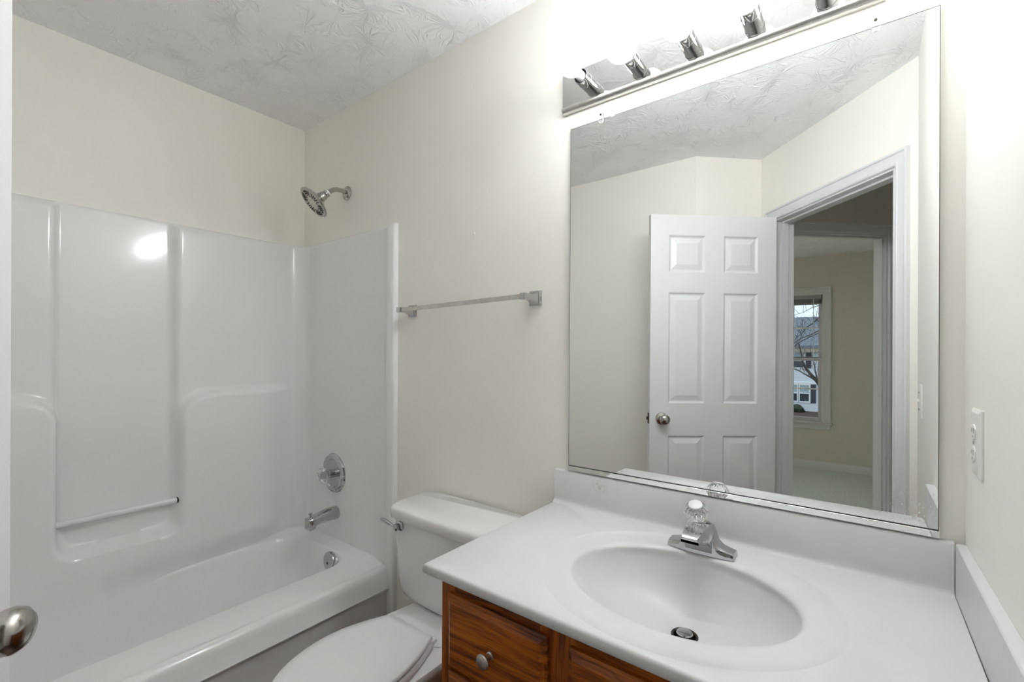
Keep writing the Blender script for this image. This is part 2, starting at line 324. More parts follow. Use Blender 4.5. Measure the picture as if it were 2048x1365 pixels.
# baseboards
def base_prof(h=.085, t=.012): return [(0, 0), (t, 0), (t, h*.72), (t*.55, h*.86), (t*.35, h), (0, h)]
mb = MB().prism(base_prof(), lambda a, b, t: Vector((t, -5.05+a, b)), -3.7, .44); struct(mb.build('baseboard_window', M['white']), 'white baseboard under the bedroom window', 'baseboard')
mb = MB().prism(base_prof(), lambda a, b, t: Vector((t, -a, b)), -1.565, -.745); struct(mb.build('baseboard_back', M['white']), 'white baseboard behind the toilet', 'baseboard')
mb = MB().prism(base_prof(), lambda a, b, t: Vector((t, YD+a, b)), -1.565, W1.x); struct(mb.build('baseboard_front', M['white']), 'white baseboard on the wall opposite the mirror', 'baseboard')
# bathroom doorway: casing, jamb, stop
CAS = [(0, 0), (.060, 0), (.060, .017), (.050, .018), (.046, .013), (.018, .010), (.012, .013), (.004, .011), (0, .006)]
def casing(mb, fr, s0, s1, zt, n0, sg):
    # fr(s,n,z); legs outside s0/s1, head above zt, face grows in direction sg from n0; mitred
    def ring(f): return [f(a, b) for a, b in CAS]
    mb.loft([ring(lambda a, b: fr(s0-a, n0+sg*b, 0)), ring(lambda a, b: fr(s0-a, n0+sg*b, zt+a)), ring(lambda a, b: fr(s1+a, n0+sg*b, zt+a)), ring(lambda a, b: fr(s1+a, n0+sg*b, 0))])
def jamb(mb, fr, s0, s1, zt, n0, n1, stop):
    mb.box((s0-.02, n0, 0), (s0, n1, zt), fr).box((s1, n0, 0), (s1+.02, n1, zt), fr).box((s0-.02, n0, zt), (s1+.02, n1, zt+.02), fr)
    a, b = stop
    mb.box((s0, a, 0), (s0+.011, b, zt-.011), fr).box((s1-.011, a, 0), (s1, b, zt-.011), fr).box((s0, a, zt-.011), (s1, b, zt), fr)
mb = MB(); casing(mb, FD, .118, .858, 2.043, 0, 1); casing(mb, FD, .118, .858, 2.043, -.115, -1); jamb(mb, FD, .127, .843, 2.035, -.115, .0, (-.075, -.040))
struct(mb.build('trim_1', M['white'], bevel=.001, seg=1), 'white casing and jamb of the bathroom doorway', 'door frame')
FH = lambda s, n, z: FD(-.07+n, -s, z)     # hall door frame: s = distance along wall, n = towards hall
mb = MB(); casing(mb, FH, .160, .900, 2.043, 0, 1); casing(mb, FH, .160, .900, 2.043, -.09, -1); jamb(mb, FH, .165, .890, 2.035, -.09, 0, (-.05, -.02))
struct(mb.build('trim_2', M['white'], bevel=.001, seg=1), 'white casing and jamb of the bedroom doorway across the hall', 'door frame')

# ------------------------------------------------------------------ six panel door
L0 = Vector((-.8997, -1.1742, 0)); DD = Vector((.7637, -.6456, 0)); DN = Vector((.6456, .7637, 0))
def FDoor(s, n, z): return L0 + DD*s + DN*n + Vector((0, 0, z))
door = bpy.data.objects.new('door_1', None); COL.objects.link(door); door.location = FDoor(.698, -.018, 0); ORG['door_1'] = Vector(door.location)
struct(door, 'white six panel bathroom door standing open', 'door')
sx = [0, .100, .302, .404, .595, .698]; sz = [.012, .235, .832, 1.008, 1.608, 1.719, 1.919, 2.03]
mb = MB(); T = .035
for side in (0, 1):
    def P(s, dpt, z): return FDoor(s, (-dpt if side == 0 else -T+dpt), z)
    for i in range(5):
        for j in range(7):
            a, b, c, e = sx[i], sx[i+1], sz[j], sz[j+1]
            if i in (1, 3) and j in (1, 3, 5):
                def rg(k, dp): return [P(a+k, dp, c+k), P(b-k, dp, c+k), P(b-k, dp, e-k), P(a+k, dp, e-k)]
                mb.loft([rg(0, 0), rg(.004, .004), rg(.010, .0085), rg(.016, .0085), rg(.040, .002), rg(.042, .0015)], False, True)
            else: mb.add([P(a, 0, c), P(b, 0, c), P(b, 0, e), P(a, 0, e)], [(0, 1, 2, 3)])
# edges
for i in range(5):
    for z in (sz[0], sz[-1]): mb.add([FDoor(sx[i], 0, z), FDoor(sx[i+1], 0, z), FDoor(sx[i+1], -T, z), FDoor(sx[i], -T, z)], [(0, 1, 2, 3)])
for j in range(7):
    for s in (0, sx[-1]): mb.add([FDoor(s, 0, sz[j]), FDoor(s, 0, sz[j+1]), FDoor(s, -T, sz[j+1]), FDoor(s, -T, sz[j])], [(0, 1, 2, 3)])
mb.build('door_leaf', M['white'], door, ang=14)
KZ = .925
KP = [(.033, 0), (.033, .004), (.030, .009), (.016, .013), (.0125, .020), (.0125, .028), (.017, .032), (.0255, .038), (.0275, .046), (.0265, .054), (.021, .061), (.012, .0645), (.006, .0655)]
for sg, o in ((1, 0), (-1, -T)):
    mb = MB().lathe(KP, FDoor(.065, o, KZ), DN*sg, 40); mb.build('door_knob', M['nickel'], door, label='brushed nickel knob')
mb = MB().box((-.0015, -.029, KZ-.029), (.0, -.006, KZ+.029), FDoor).box((-.011, -.024, KZ-.008), (-.0, -.011, KZ+.008), FDoor); mb.build('latch_plate', M['darkmetal'], door, label='dark latch plate on the door edge')
for z in (.22, 1.02, 1.82):
    mb = MB().cyl(FDoor(.700, -.033, z-.045), FDoor(.700, -.033, z+.045), .004, n=12); mb.build('hinge', M['nickel'], door)

# ------------------------------------------------------------------ window with blind
win = bpy.data.objects.new('window_1', None); COL.objects.link(win); win.location = (-.76, -5.05, .52); ORG['window_1'] = Vector(win.location)
struct(win, 'white double hung bedroom window seen through the doorway', 'window')
X0, X1, ZB, ZT, YW = -1.165, -.347, .535, 1.990, -5.05
mb = MB(); CASW = [(a*1.42, b*1.2) for a, b in CAS]
def rw(f): return [f(a, b) for a, b in CASW]
mb.loft([rw(lambda a, b: Vector((X0-a, YW+b, ZB))), rw(lambda a, b: Vector((X0-a, YW+b, ZT+a))), rw(lambda a, b: Vector((X1+a, YW+b, ZT+a))), rw(lambda a, b: Vector((X1+a, YW+b, ZB)))])
mb.build('window_casing', M['white'], win)
mb = MB().box((X0-.10, YW-.02, ZB-.022), (X1+.10, YW+.045, ZB)).box((X0-.085, YW, ZB-.085), (X1+.085, YW+.014, ZB-.022)); mb.build('window_sill', M['white'], win, bevel=.004)
mb = MB().box((X0-.025, YW-.1, ZB-.01), (X0, YW, ZT+.01)).box((X1, YW-.1, ZB-.01), (X1+.025, YW, ZT+.01)).box((X0, YW-.1, ZT), (X1, YW, ZT+.012)).box((X0, YW-.1, ZB-.015), (X1, YW-.02, ZB)); mb.build('window_frame', M['vinyl'], win)
def sash(name, z0, z1, y, th):
    m = MB(); st = .034
    m.box((X0, y, z0), (X0+st, y+th, z1)).box((X1-st, y, z0), (X1, y+th, z1)).box((X0+st, y, z0), (X1-st, y+th, z0+.044)).box((X0+st, y, z1-.034), (X1-st, y+th, z1))
    so = m.build(name, M['vinyl'], win, bevel=.003)
    a, b = X0+st, X1-st; m = MB()
    for k in (1, 2): xx = a+(b-a)*k/3; m.box((xx-.008, y+.004, z0+.044), (xx+.008, y+.022, z1-.034))
    zz = (z0+.044+z1-.034)/2; m.box((a, y+.004, zz-.008), (b, y+.022, zz+.008)); m.build('muntin_grid', M['muntin'], so)
    m = MB().box((a, y+.011, z0+.044), (b, y+.015, z1-.034)); m.build('glass_pane', M['pane'], so)
sash('lower_sash', ZB, 1.272, -5.095, .03); sash('upper_sash', 1.236, ZT, -5.128, .03)
mb = MB().box((-.80, -5.066, 1.262), (-.70, -5.050, 1.274)); mb.build('sash_lock', M['vinyl'], win, bevel=.004)
bl = thing('window_blind', 'raised grey slat blind gathered at the top of the bedroom window', 'blind', (-.756, -5.06, 1.99))
mb = MB().box((X0+.008, -5.060, 1.945), (X1-.006, -5.020, 1.988)); mb.build('headrail', M['blind'], bl, bevel=.003)
mb = MB()
for k in range(14): mb.box((X0+.012, -5.064, 1.942-.0032*k), (X1-.010, -5.026, 1.9435-.0032*k))
mb.box((X0+.012, -5.062, 1.884), (X1-.010, -5.028, 1.897)); mb.build('slat_stack', M['blind'], bl)
mb = MB().tube([(-.428, -5.022, 1.945), (-.428, -5.020, 1.6), (-.427, -5.021, 1.20)], .0035, 8).lathe([(.003, 0), (.007, .004), (.007, .02), (.003, .026)], (-.427, -5.021, 1.18), (0, 0, 1), 10); mb.build('tilt_wand', M['muntin'], bl)
mb = MB()
mb.tube([(-.655, -5.022, 1.945), (-.655, -5.020, 1.3), (-.655, -5.022, .72)], .003, 6); mb.build('pull_cord', M['blind'], bl)

# ------------------------------------------------------------------ tub and shower unit
tub = thing('bathtub', 'white one-piece tub with moulded shower surround in the alcove', 'bathtub', (-1.97, -.77, 0))
ST = 1.8138
def sd_box(y, z, y0, y1, z1, r):
    cx, cz = (y0+y1)/2, (z1-3)/2; qx = abs(y-cx)-(y1-y0)/2+r; qz = abs(z-cz)-(z1+3)/2+r
    return math.hypot(max(qx, 0), max(qz, 0))+min(max(qx, qz), 0)-r
def smin(a, b, k):
    h = max(k-abs(a-b), 0)/k; return min(a, b)-h*h*h*k/6
def prot(y, z):
    up_r = ss(-.600, -.566, y); up_l = ss(-.938, -.958, y)
    p = .032*max(up_r, up_l)
    d = smin(smin(sd_box(y, z, -.572, .6, 1.083, .11), sd_box(y, z, -2.6, -.948, 1.092, .085), .02), z-.512, .11)
    sh = ss(.020, -.012, d)
    p = max(p + sh*.028, sh*.080)
    fade = ss(-.055, -.26, y)*ss(-1.48, -1.39, y)
    low = ss(.45, .33, z); fade *= 1-low+low*(.50*ss(-.05, -.34, y)+.50*ss(-.30, -1.20, y))
    return (p + .24*max(0, .46-z)**2)*fade
path = []   # (x, y, nx, ny, yparam)
r = .075; ins = .010
xs0, ys0, ye0 = XB+ins, YD+ins, -ins
for k in range(14): path.append((-1.66-(-1.66-(xs0+r))*k/13, ys0, 0, 1))
for k in range(1, 9): a = -PI/2-PI/2*k/8; path.append((xs0+r+r*math.cos(a), ys0+r+r*math.sin(a), -math.cos(a), -math.sin(a)))
ny = 170
for k in range(1, ny): path.append((xs0, ys0+r+(ye0-ys0-2*r)*k/ny, 1, 0))
for k in range(0, 9): a = PI-PI/2*k/8; path.append((xs0+r+r*math.cos(a), ye0-r+r*math.sin(a), -math.cos(a), -math.sin(a)))
for k in range(1, 15): path.append((xs0+r+(-1.60-xs0-r)*k/14, ye0, 0, -1))
zsamp = [.09+(ST-.004-.09)*k/180 for k in range(181)]
rows = []
for z in zsamp:
    row = []
    for x, y, nx, ny_ in path:
        p = prot(y, z) if abs(nx) > .99 else 0.0
        p *= 1 - .75*ss(ST-.03, ST, z)
        row.append((x+nx*p, y+ny_*p, z))
    rows.append(row)
rows.append([(x-nx*.003, y-ny_*.003, ST) for x, y, nx, ny_ in path])
rows.append([(x-nx*ins, y-ny_*ins, ST+.0005) for x, y, nx, ny_ in path])
MB().grid(rows).build('shower_surround', M['tub'], tub, ang=60)
# front flanges at both ends
for y0, y1, xo in ((-.030, 0, 0), (YD, YD+.030, -.06)):
    mb = MB(); sgn = 1 if y0 == YD else -1; yw = YD if y0 == YD else 0
    pr_ = [(-1.6265, 0), (-1.6255, .0175), (-1.6225, .0215), (-1.6175, .0235), (-1.600, .0240), (-1.583, .0235), (-1.5765, .0215), (-1.5725, .0165), (-1.5715, 0)]
    mb.loft([[(a+xo, yw+sgn*b*k, z) for a, b in pr_] for z, k in ((0, 1), (ST-.010, 1), (ST-.002, .92), (ST+.003, .6))])
    mb.build('edge_flange', M['tub'], tub, ang=24)
# basin
DZ = .343
def ring(x0, x1, y0, y1, r, z): return [(x, y, z if x < -1.70 else min(z, DZ+.0004)) for x, y in rrect(x0, x1, y0, y1, r, 28)]
rings = [ring(-2.345, -1.642, -1.530, -.008, .03, DZ+.014), ring(-2.325, -1.650, -1.518, -.020, .05, DZ+.003), ring(-2.300, -1.675, -1.500, -.045, .07, DZ)]
bx0, bx1, by0, by1 = -2.290, -1.800, -1.462, -.075
for ins_, z, rr in ((-.010, DZ, .10), (-.004, DZ-.0012, .105), (.002, DZ-.0045, .11), (.006, DZ-.010, .113), (.010, DZ-.020, .116), (.015, DZ-.036, .119), (.022, DZ-.06, .12), (.028, DZ-.09, .12), (.036, .19, .12), (.050, .13, .12), (.075, .085, .12), (.11, .064, .12), (.16, .058, .10)):
    rings.append(ring(bx0+ins_*.8, bx1-ins_*.8, by0+ins_*1.8, by1-ins_*.9, rr, z))
mb = MB().loft(rings, False, True); mb.build('basin', M['tub'], tub, ang=70)
ap = [(-1.676, DZ-.02), (-1.652, DZ-.02), (-1.650, DZ+.0002), (-1.640, DZ-.001), (-1.628, DZ-.006), (-1.619, DZ-.016), (-1.613, DZ-.032), (-1.602, .262), (-1.598, .256), (-1.600, .250), (-1.608, .243), (-1.612, .235), (-1.606, .03), (-1.604, 0), (-1.68, 0)]
mb = MB().prism(ap, lambda a, b, t: Vector((a, t, b)), -1.528, -.012); mb.build('apron', M['tub'], tub, ang=50)
mb = MB().tube([(-2.305, -.972, .633), (-2.305, -.75, .633), (-2.305, -.556, .633)], .0115, 14); mb.build('soap_bar_rail', M['seat'], tub, label='glossy white wash cloth rail')
mb = MB().cyl((-2.305, -.580, .633), (-2.305, -.566, .633), .0128, n=20); mb.build('rail_end', M['darkmetal'], tub, label='dark rail end cap')
mb = MB().lathe([(.040, -.01), (.041, .002), (.039, .006), (.034, .008), (.008, .010)], (-1.932, -.098, .305), (0, -1, .12), 32); ov = mb.build('overflow_plate', M['chrome'], tub, label='chrome overflow plate')
mb = MB().lathe([(.006, .008), (.006, .0115), (.003, .0125)], (-1.932, -.098, .297), (0, -1, .12), 12); mb.build('screw', M['darkmetal'], ov)

va = thing('tub_valve', 'round chrome shower valve with clear knob on the surround end wall', 'valve', (-2.037, -.012, .675))
mb = MB().lathe([(.094, 0), (.095, .004), (.092, .009), (.086, .011), (.083, .015), (.078, .017), (.070, .0165), (.066, .012), (.064, .011), (.02, .012)], (-2.037, -.010, .675), (0, -1, 0), 56); mb.build('escutcheon', M['chrome'], va)
mb = MB().lathe([(.0205, .010), (.0205, .034), (.018, .036), (.018, .052), (.014, .054)], (-2.037, -.010, .675), (0, -1, 0), 32); mb.build('stem', M['chrome'], va)
mb = MB(); c = Vector((-2.037, -.060, .675)); rr_ = []
for h, k in ((0, .016), (.004, .030), (.012, .034), (.020, .032), (.026, .022), (.028, .012)):
    rr_.append([c+Vector((k*(1+.16*math.cos(4*t))*math.cos(t), -h, k*(1+.16*math.cos(4*t))*math.sin(t))) for t in [2*PI*i/48 for i in range(48)]])
mb.loft(rr_); mb.build('knob', M['acrylic'], va, label='clear acrylic knob')
mb = MB().lathe([(.006, .015), (.006, .019), (.003, .0205)], (-2.005, -.010, .598), (0, -1, 0), 12); mb.build('screw', M['chrome'], va)

sp = thing('tub_spout', 'chrome tub spout with diverter below the shower valve', 'spout', (-2.02, -.012, .486))
mb = MB(); cx, cz = -2.02, .486; rings = []
for y, hw, zt, zb, ro in ((-.010, .031, .031, -.031, .030), (-.045, .031, .031, -.030, .028), (-.065, .030, .029, -.029, .025), (-.100, .0275, .020, -.029, .018), (-.126, .026, .014, -.030, .013), (-.130, .026, .013, -.043, .011), (-.153, .025, .009, -.045, .009), (-.157, .022, .006, -.043, .007)):
    rings.append([(cx+a, y, cz+b) for a, b in rrect(-hw, hw, zb, zt, ro, 10)])
mb.loft(rings); mb.build('spout_body', M['chrome'], sp, ang=50)
mb = MB().lathe([(.004, -.004), (.004, .013), (.009, .015), (.009, .019), (.004, .021)], (cx, -.142, cz+.010), (0, 0, 1), 16); mb.build('diverter_pin', M['chrome'], sp)

sh = thing('shower_head', 'wide round chrome shower head on a bent arm above the tub', 'shower head', (-1.953, 0, 2.026))
SX = -1.953
mb = MB().lathe([(.033, 0), (.0335, .003), (.030, .008), (.022, .012), (.013, .014)], (SX, 0, 2.026), (0, -1, 0), 36); mb.build('wall_flange', M['nickel'], sh)
mb = MB().tube([(SX, -.004, 2.026), (SX, -.030, 2.030), (SX, -.052, 2.029), (SX, -.072, 2.022), (SX, -.088, 2.011), (SX, -.102, 2.000)], .0105, 18); mb.build('arm', M['nickel'], sh)
ax = Vector((-.20, -.70, -.68)).normalized(); a0 = Vector((SX, -.098, 2.003))
mb = MB().lathe([(.0125, 0), (.0125, .008)], a0, ax, 20); mb.build('thread_tape', M['tape'], sh, label='white thread tape')
mb = MB().lathe([(.013, .007), (.017, .008), (.017, .020), (.015, .022), (.019, .026), (.021, .034), (.019, .042), (.023, .044), (.023, .052)], a0, ax, 28); mb.build('collar', M['nickel'], sh)
mb = MB().lathe([(.018, .048), (.030, .056), (.050, .069), (.068, .079), (.0755, .084), (.0765, .088), (.0745, .0915), (.066, .0925)], a0, ax, 56); hd = mb.build('head_shell', M['nickel'], sh)
mb = MB().lathe([(.068, .089), (.067, .0915), (.030, .0925), (.029, .0935), (.012, .0935), (.003, .0935)], a0, ax, 48); fc = mb.build('spray_face', M['sface'], sh)
ea = ax.orthogonal().normalized(); eb = ax.cross(ea); mb = MB()
def slot(rad, t, ln, wd):
    o = a0+ax*.0915+(ea*math.cos(t)+eb*math.sin(t))*rad; u = (ea*math.cos(t)+eb*math.sin(t)); v = ax.cross(u)
    mb.add([o+u*(sx_*ln)+v*(sy_*wd)+ax*h for h in (0, .0020) for sx_, sy_ in ((-1, -1), (1, -1), (1, 1), (-1, 1))], [(3, 2, 1, 0), (4, 5, 6, 7), (0, 1, 5, 4), (1, 2, 6, 5), (2, 3, 7, 6), (3, 0, 4, 7)])
for k in range(36):
    if k % 6 == 5: continue
    slot(.058, 2*PI*k/36, .0048, .0024); slot(.047, 2*PI*k/36+.03, .0036, .0020)
for k in range(16): slot(.037, 2*PI*k/16, .0024, .002)
for k in range(8): slot(.018, 2*PI*k/8, .002, .0018)
mb.build('nozzles', M['black'], fc, ang=20, label='black rubber spray nozzles')
dn = (Vector((0, .69, -.72))-ax*Vector((0, .69, -.72)).dot(ax)).normalized()
mb = MB().cyl(a0+ax*.089+dn*.070, a0+ax*.089+dn*.086, .0055, .0045, 14); mb.build('mode_lever', M['tape'], sh, label='small white mode lever')

# ------------------------------------------------------------------ towel bar, wall anchor
tb = thing('towel_bar', 'square chrome towel bar on the wall above the toilet', 'towel bar', (-1.165, 0, 1.441))
for x, z in ((-1.474, 1.436), (-.857, 1.447)):
    mb = MB(); rings = []
    for y, h in ((0, .0245), (-.005, .0245), (-.006, .021), (-.010, .0205), (-.012, .0175), (-.019, .0150), (-.034, .0105), (-.052, .0100), (-.060, .0105), (-.078, .0105), (-.079, .009)):
        rings.append([(x+a, y, z+b) for a, b in ((-h, -h), (h, -h), (h, h), (-h, h))])
    mb.loft(rings); mb.build('bar_post', M['chrome'], tb, ang=25, bevel=.0008, seg=1)
mb = MB().box((-1.474, -.0735, -.0078), (-.857, -.0655, .0078), lambda x, y, z: Vector((x, y, 1.436+(x+1.474)/.617*.011+z))); mb.build('bar', M['chromebar'], tb, bevel=.001, seg=1)
mb = MB().lathe([(.005, 0), (.005, .002), (.002, .004)], (-1.1357, 0, 1.705), (0, -1, 0), 12); tag(mb.build('wall_anchor', M['plastic'], org=(-1.1357, 0, 1.705)), 'tiny white screw anchor left in the wall above the towel bar', 'wall anchor')

# ------------------------------------------------------------------ toilet
to = thing('toilet', 'white two-piece toilet with closed lid between tub and vanity', 'toilet', (-1.10, -.40, 0))
TX = -1.110
def sym(x0, x1, y0, y1, r, z, bow=0.0):
    out = []
    for x, y in rrect(x0, x1, y0, y1, r, 20):
        t = (x-(x0+x1)/2)/((x1-x0)/2); y2 = y - (bow*(1-t*t) if y < (y0+y1)/2 else 0); out.append((x, y2, z))
    return out
mb = MB(); rings = []
for z, hw, yf, yb, r_ in ((.392, .110, -.165, -.045, .03), (.394, .175, -.185, -.032, .05), (.405, .214, -.193, -.026, .055), (.430, .230, -.197, -.022, .05), (.50, .236, -.199, -.020, .045), (.68, .240, -.203, -.018, .04)):
    rings.append(sym(TX-hw, TX+hw, yf, yb, r_, z, .012))
mb.loft(rings); mb.build('tank', M['porcelain'], to, ang=50)
mb = MB(); rings = []
for z, k in ((.677, -.004), (.680, 0), (.700, .002), (.711, .0005), (.717, -.004), (.720, -.012)):
    rings.append(sym(TX-.245-k, TX+.245+k, -.222-k, -.012, .045, z, .014))
mb.loft(rings); mb.build('tank_lid', M['porcelain'], to, ang=60)
fl = Vector((-1.288, -.2105, .652))
mb = MB().lathe([(.017, -.004), (.0175, .004), (.015, .007), (.011, .009), (.011, .015), (.013, .018), (.012, .024), (.006, .028)], fl, (0, -1, 0), 28); hb = mb.build('flush_handle', M['chrome'], to, label='chrome flush handle')
mb = MB().tube([fl+Vector((-.004, -.019, .0)), fl+Vector((-.018, -.022, .004)), fl+Vector((-.030, -.026, .009)), fl+Vector((-.050, -.032, .017)), fl+Vector((-.062, -.036, .022))], [.0045, .004, .006, .0085, .005], 14); mb.build('lever', M['chrome'], hb)
def egg(hw, yb, yf, z, cx=TX+.005, hb=None, n=48):
    """seat outline: straight back edge of half width hb at yb, round front at yf"""
    hb = hb or hw*.62; pts = []; ym = yb+(yf-yb)*.46
    for k in range(n+1):
        t = k/n
        if t < .40:
            u = t/.40; y = yb+(ym-yb)*u; x = hb+(hw-hb)*math.sin(u*PI/2)
        else:
            a = (t-.40)/.60*PI/2; y = ym+(yf-ym)*math.sin(a); x = hw*math.cos(a)
        pts.append((x, y))
    return [(cx+x, y, z) for x, y in pts]+[(cx-x, y, z) for x, y in reversed(pts[:-1])]
mb = MB().loft([egg(.150, -.318, -.735, .408, hb=.093), egg(.154, -.316, -.739, .411, hb=.096), egg(.154, -.316, -.739, .418, hb=.096), egg(.150, -.319, -.735, .4215, hb=.093), egg(.120, -.345, -.70, .4235, hb=.075)]); mb.build('lid', M['seat'], to, ang=50)
mb = MB().loft([egg(.154, -.322, -.740, .384, hb=.10), egg(.158, -.320, -.744, .388, hb=.104), egg(.158, -.320, -.744, .399, hb=.104), egg(.153, -.323, -.739, .4055, hb=.10)]); mb.build('seat', M['seat'], to, ang=50)
for sx_ in (-1, 1):
    mb = MB().box((TX+.005+sx_*.075-.018, -.322, .382), (TX+.005+sx_*.075+.018, -.292, .402)); mb.build('seat_hinge', M['seat'], to, bevel=.004)
# bowl: rim and deck, tapering pedestal
def bowlring(hw, hb, yb, yf, z): return egg(hw, yb, yf, z, hb=hb)
mb = MB().loft([bowlring(.105, .085, -.16, -.50, 0), bowlring(.105, .085, -.16, -.50, .05), bowlring(.095, .080, -.15, -.49, .12), bowlring(.105, .085, -.12, -.56, .22), bowlring(.140, .10, -.08, -.68, .31), bowlring(.163, .115, -.06, -.742, .355), bowlring(.166, .118, -.058, -.748, .370), bowlring(.162, .115, -.060, -.744, .381), bowlring(.145, .10, -.07, -.72, .3835)])
mb.build('bowl', M['porcelain'], to, ang=60)
mb = MB(); mb.loft([sym(TX-.110, TX+.110, -.30, -.05, .03, .33), sym(TX-.125, TX+.125, -.31, -.045, .03, .37), sym(TX-.125, TX+.125, -.31, -.045, .03, .386), sym(TX-.118, TX+.118, -.30, -.05, .03, .391)]); mb.build('tank_deck', M['porcelain'], to, ang=60)
for sx_ in (-1, 1):
    mb = MB().sphere((TX+sx_*.095, -.36, .03), .018, 16, 8, (1, 1, .9)); mb.build('bolt_cap', M['seat'], to)

# ------------------------------------------------------------------ vanity cabinet
vc = thing('vanity_cabinet', 'reddish oak vanity cabinet under the white sink top', 'cabinet', (-.29, -.27, 0))
VX0, VX1, VF, VZ = -.742, .150, -.535, .772
mb = MB().box((VX0, -.005, .0), (VX0+.016, VF+.019, VZ)).box((VX1-.016, -.005, 0), (VX1, VF+.019, VZ)).box((VX0+.016, -.012, .09), (VX1-.016, -.005, VZ)).box((VX0+.016, VF+.02, .09), (VX1-.016, -.012, .105)).box((VX0+.016, VF+.075, 0), (VX1-.016, VF+.085, .09))
mb.build('cabinet_box', M['oakv'], vc)
def ffbox(m, a, b, c, e): m.box((a, VF, c), (b, VF+.019, e))
for a, b in ((VX0, VX0+.040), (-.478, -.400), (VX1-.040, VX1)):
    mb = MB(); ffbox(mb, a, b, .09, VZ); mb.build('face_stile', M['oakv'], vc, bevel=.0015, seg=1)
for a, b, c, e in ((VX0+.040, -.478, VZ-.036, VZ), (VX0+.040, -.478, .565, .595), (VX0+.040, -.478, .345, .375), (VX0+.040, -.478, .09, .13), (-.400, VX1-.040, VZ-.036, VZ), (-.400, VX1-.040, .565, .595), (-.400, VX1-.040, .09, .13)):
    mb = MB(); ffbox(mb, a, b, c, e); mb.build('face_rail', M['oakh'], vc, bevel=.001, seg=1)
mb = MB().box((VX0+.02, VF+.03, .105), (VX1-.02, VF+.04, .70)); mb.build('inner_panel', M['dark'], vc)
def front(name, a, b, c, e, mat, raised=False):
    m = MB(); y = VF-.0005
    def rg(k, yy): return [(a+k, yy, c+k), (b-k, yy, c+k), (b-k, yy, e-k), (a+k, yy, e-k)]
    rs = [rg(0, y), rg(0, y-.008), rg(.004, y-.012), rg(.006, y-.0125), rg(.010, y-.0165), rg(.015, y-.019)]
    if raised: rs += [rg(.055, y-.019), rg(.058, y-.013), rg(.066, y-.013), rg(.090, y-.018)]
    m.loft(rs); return m.build(name, mat, vc, ang=20)
def knob(p, x, z):
    m = MB().lathe([(.0085, 0), (.0085, .002), (.006, .004), (.005, .010), (.0055, .015), (.010, .019), (.0145, .0225), (.0150, .0245), (.0135, .0270), (.008, .0290), (.003, .0295)], (x, VF-.019, z), (0, -1, 0), 28)
    m.build('knob', M['pewter'], p, label='round satin metal knob')
for c, e in ((.584, .742), (.363, .574), (.128, .353)):
    f_ = front('drawer', -.712, -.456, c, e, M['oakh']); knob(f_, -.584, (c+e)/2-.002)
front('false_front', -.410, .124, .584, .742, M['oakh'])
for a, b, kx in ((-.410, -.146, -.17), (-.140, .124, -.116)):
    f_ = front('door', a, b, .128, .574, M['oakv'], True); knob(f_, kx, .53)

# ------------------------------------------------------------------ vanity top with moulded sink
vt = thing('sink_counter', 'white cultured marble top with moulded oval sink on the oak cabinet', 'countertop', (-.305, -.29, .773))
CZ = .795; SXc, SYc = -.301, -.297
cx0, cx1, cy0, cy1 = -.7743, .1482, -.563, -.0175
NN = 192
def rect_ray(t, x0, x1, y0, y1):
    dx, dy = math.cos(t), math.sin(t); k = 1e9
    if dx > 1e-9: k = min(k, (x1-SXc)/dx)
    if dx < -1e-9: k = min(k, (x0-SXc)/dx)
    if dy > 1e-9: k = min(k, (y1-SYc)/dy)
    if dy < -1e-9: k = min(k, (y0-SYc)/dy)
    return SXc+dx*k, SYc+dy*k
angs = [2*PI*i/NN for i in range(NN)]
for X_, Y_ in ((cx0, cy0), (cx1, cy0), (cx1, cy1), (cx0, cy1)):
    t = math.atan2(Y_-SYc, X_-SXc) % (2*PI); i = min(range(NN), key=lambda q: abs(angs[q]-t)); angs[i] = t
def rring(ins_, z, bot=0): return [(*rect_ray(t, cx0+ins_, cx1, cy0+ins_, cy1), z) for t in angs]
def ering(a, b, z, ox=0, oy=0): return [(SXc+ox+a*math.cos(math.atan2(math.sin(t)/b, math.cos(t)/a)), SYc+oy+b*math.sin(math.atan2(math.sin(t)/b, math.cos(t)/a)), z) for t in angs]
rings = [rring(.03, CZ-.022), rring(.002, CZ-.022), rring(0, CZ-.020), rring(0, CZ-.006), rring(.002, CZ-.0018), rring(.006, CZ),
         ering(.2905, .2515, CZ), ering(.2885, .2500, CZ-.0005), ering(.2855, .2475, CZ-.0028), ering(.258, .212, CZ-.0036), ering(.238, .190, CZ-.0046), ering(.2285, .180, CZ-.0062), ering(.2235, .1745, CZ-.0092), ering(.2205, .171, CZ-.0135)]
for a, b, dz in ((.218, .168, -.021), (.212, .161, -.032), (.204, .151, -.047), (.189, .137, -.066), (.166, .118, -.086), (.134, .093, -.104), (.098, .068, -.117), (.062, .046, -.125), (.034, .030, -.129), (.026, .026, -.131)):
    q = ss(0, -.13, dz) if False else min(1, -dz/.13); rings.append(ering(a, b, CZ+dz, .006*q, .042*q))
DRX, DRY, DRZ = SXc+.006, SYc+.042, CZ-.131
mb = MB().loft(rings, False, False)
mb.box((cx0+.03, cy0+.03, CZ-.0222), (cx0+.04, cy1, CZ-.018))
mb.build('counter', M['counter'], vt, ang=75)
bs = [(0, CZ-.004), (-.030, CZ), (-.0245, CZ+.0012), (-.0205, CZ+.0045), (-.0185, CZ+.010), (-.018, CZ+.02), (-.0175, .8925), (-.0155, .8955), (-.013, .8965), (0, .8965)]
mb = MB(); mb.loft([[(x, y, (z if z > CZ+.005 else z)) for y, z in bs] for x in (-.7715, -.770, .148)]); mb.build('backsplash', M['counter'], vt, ang=50)
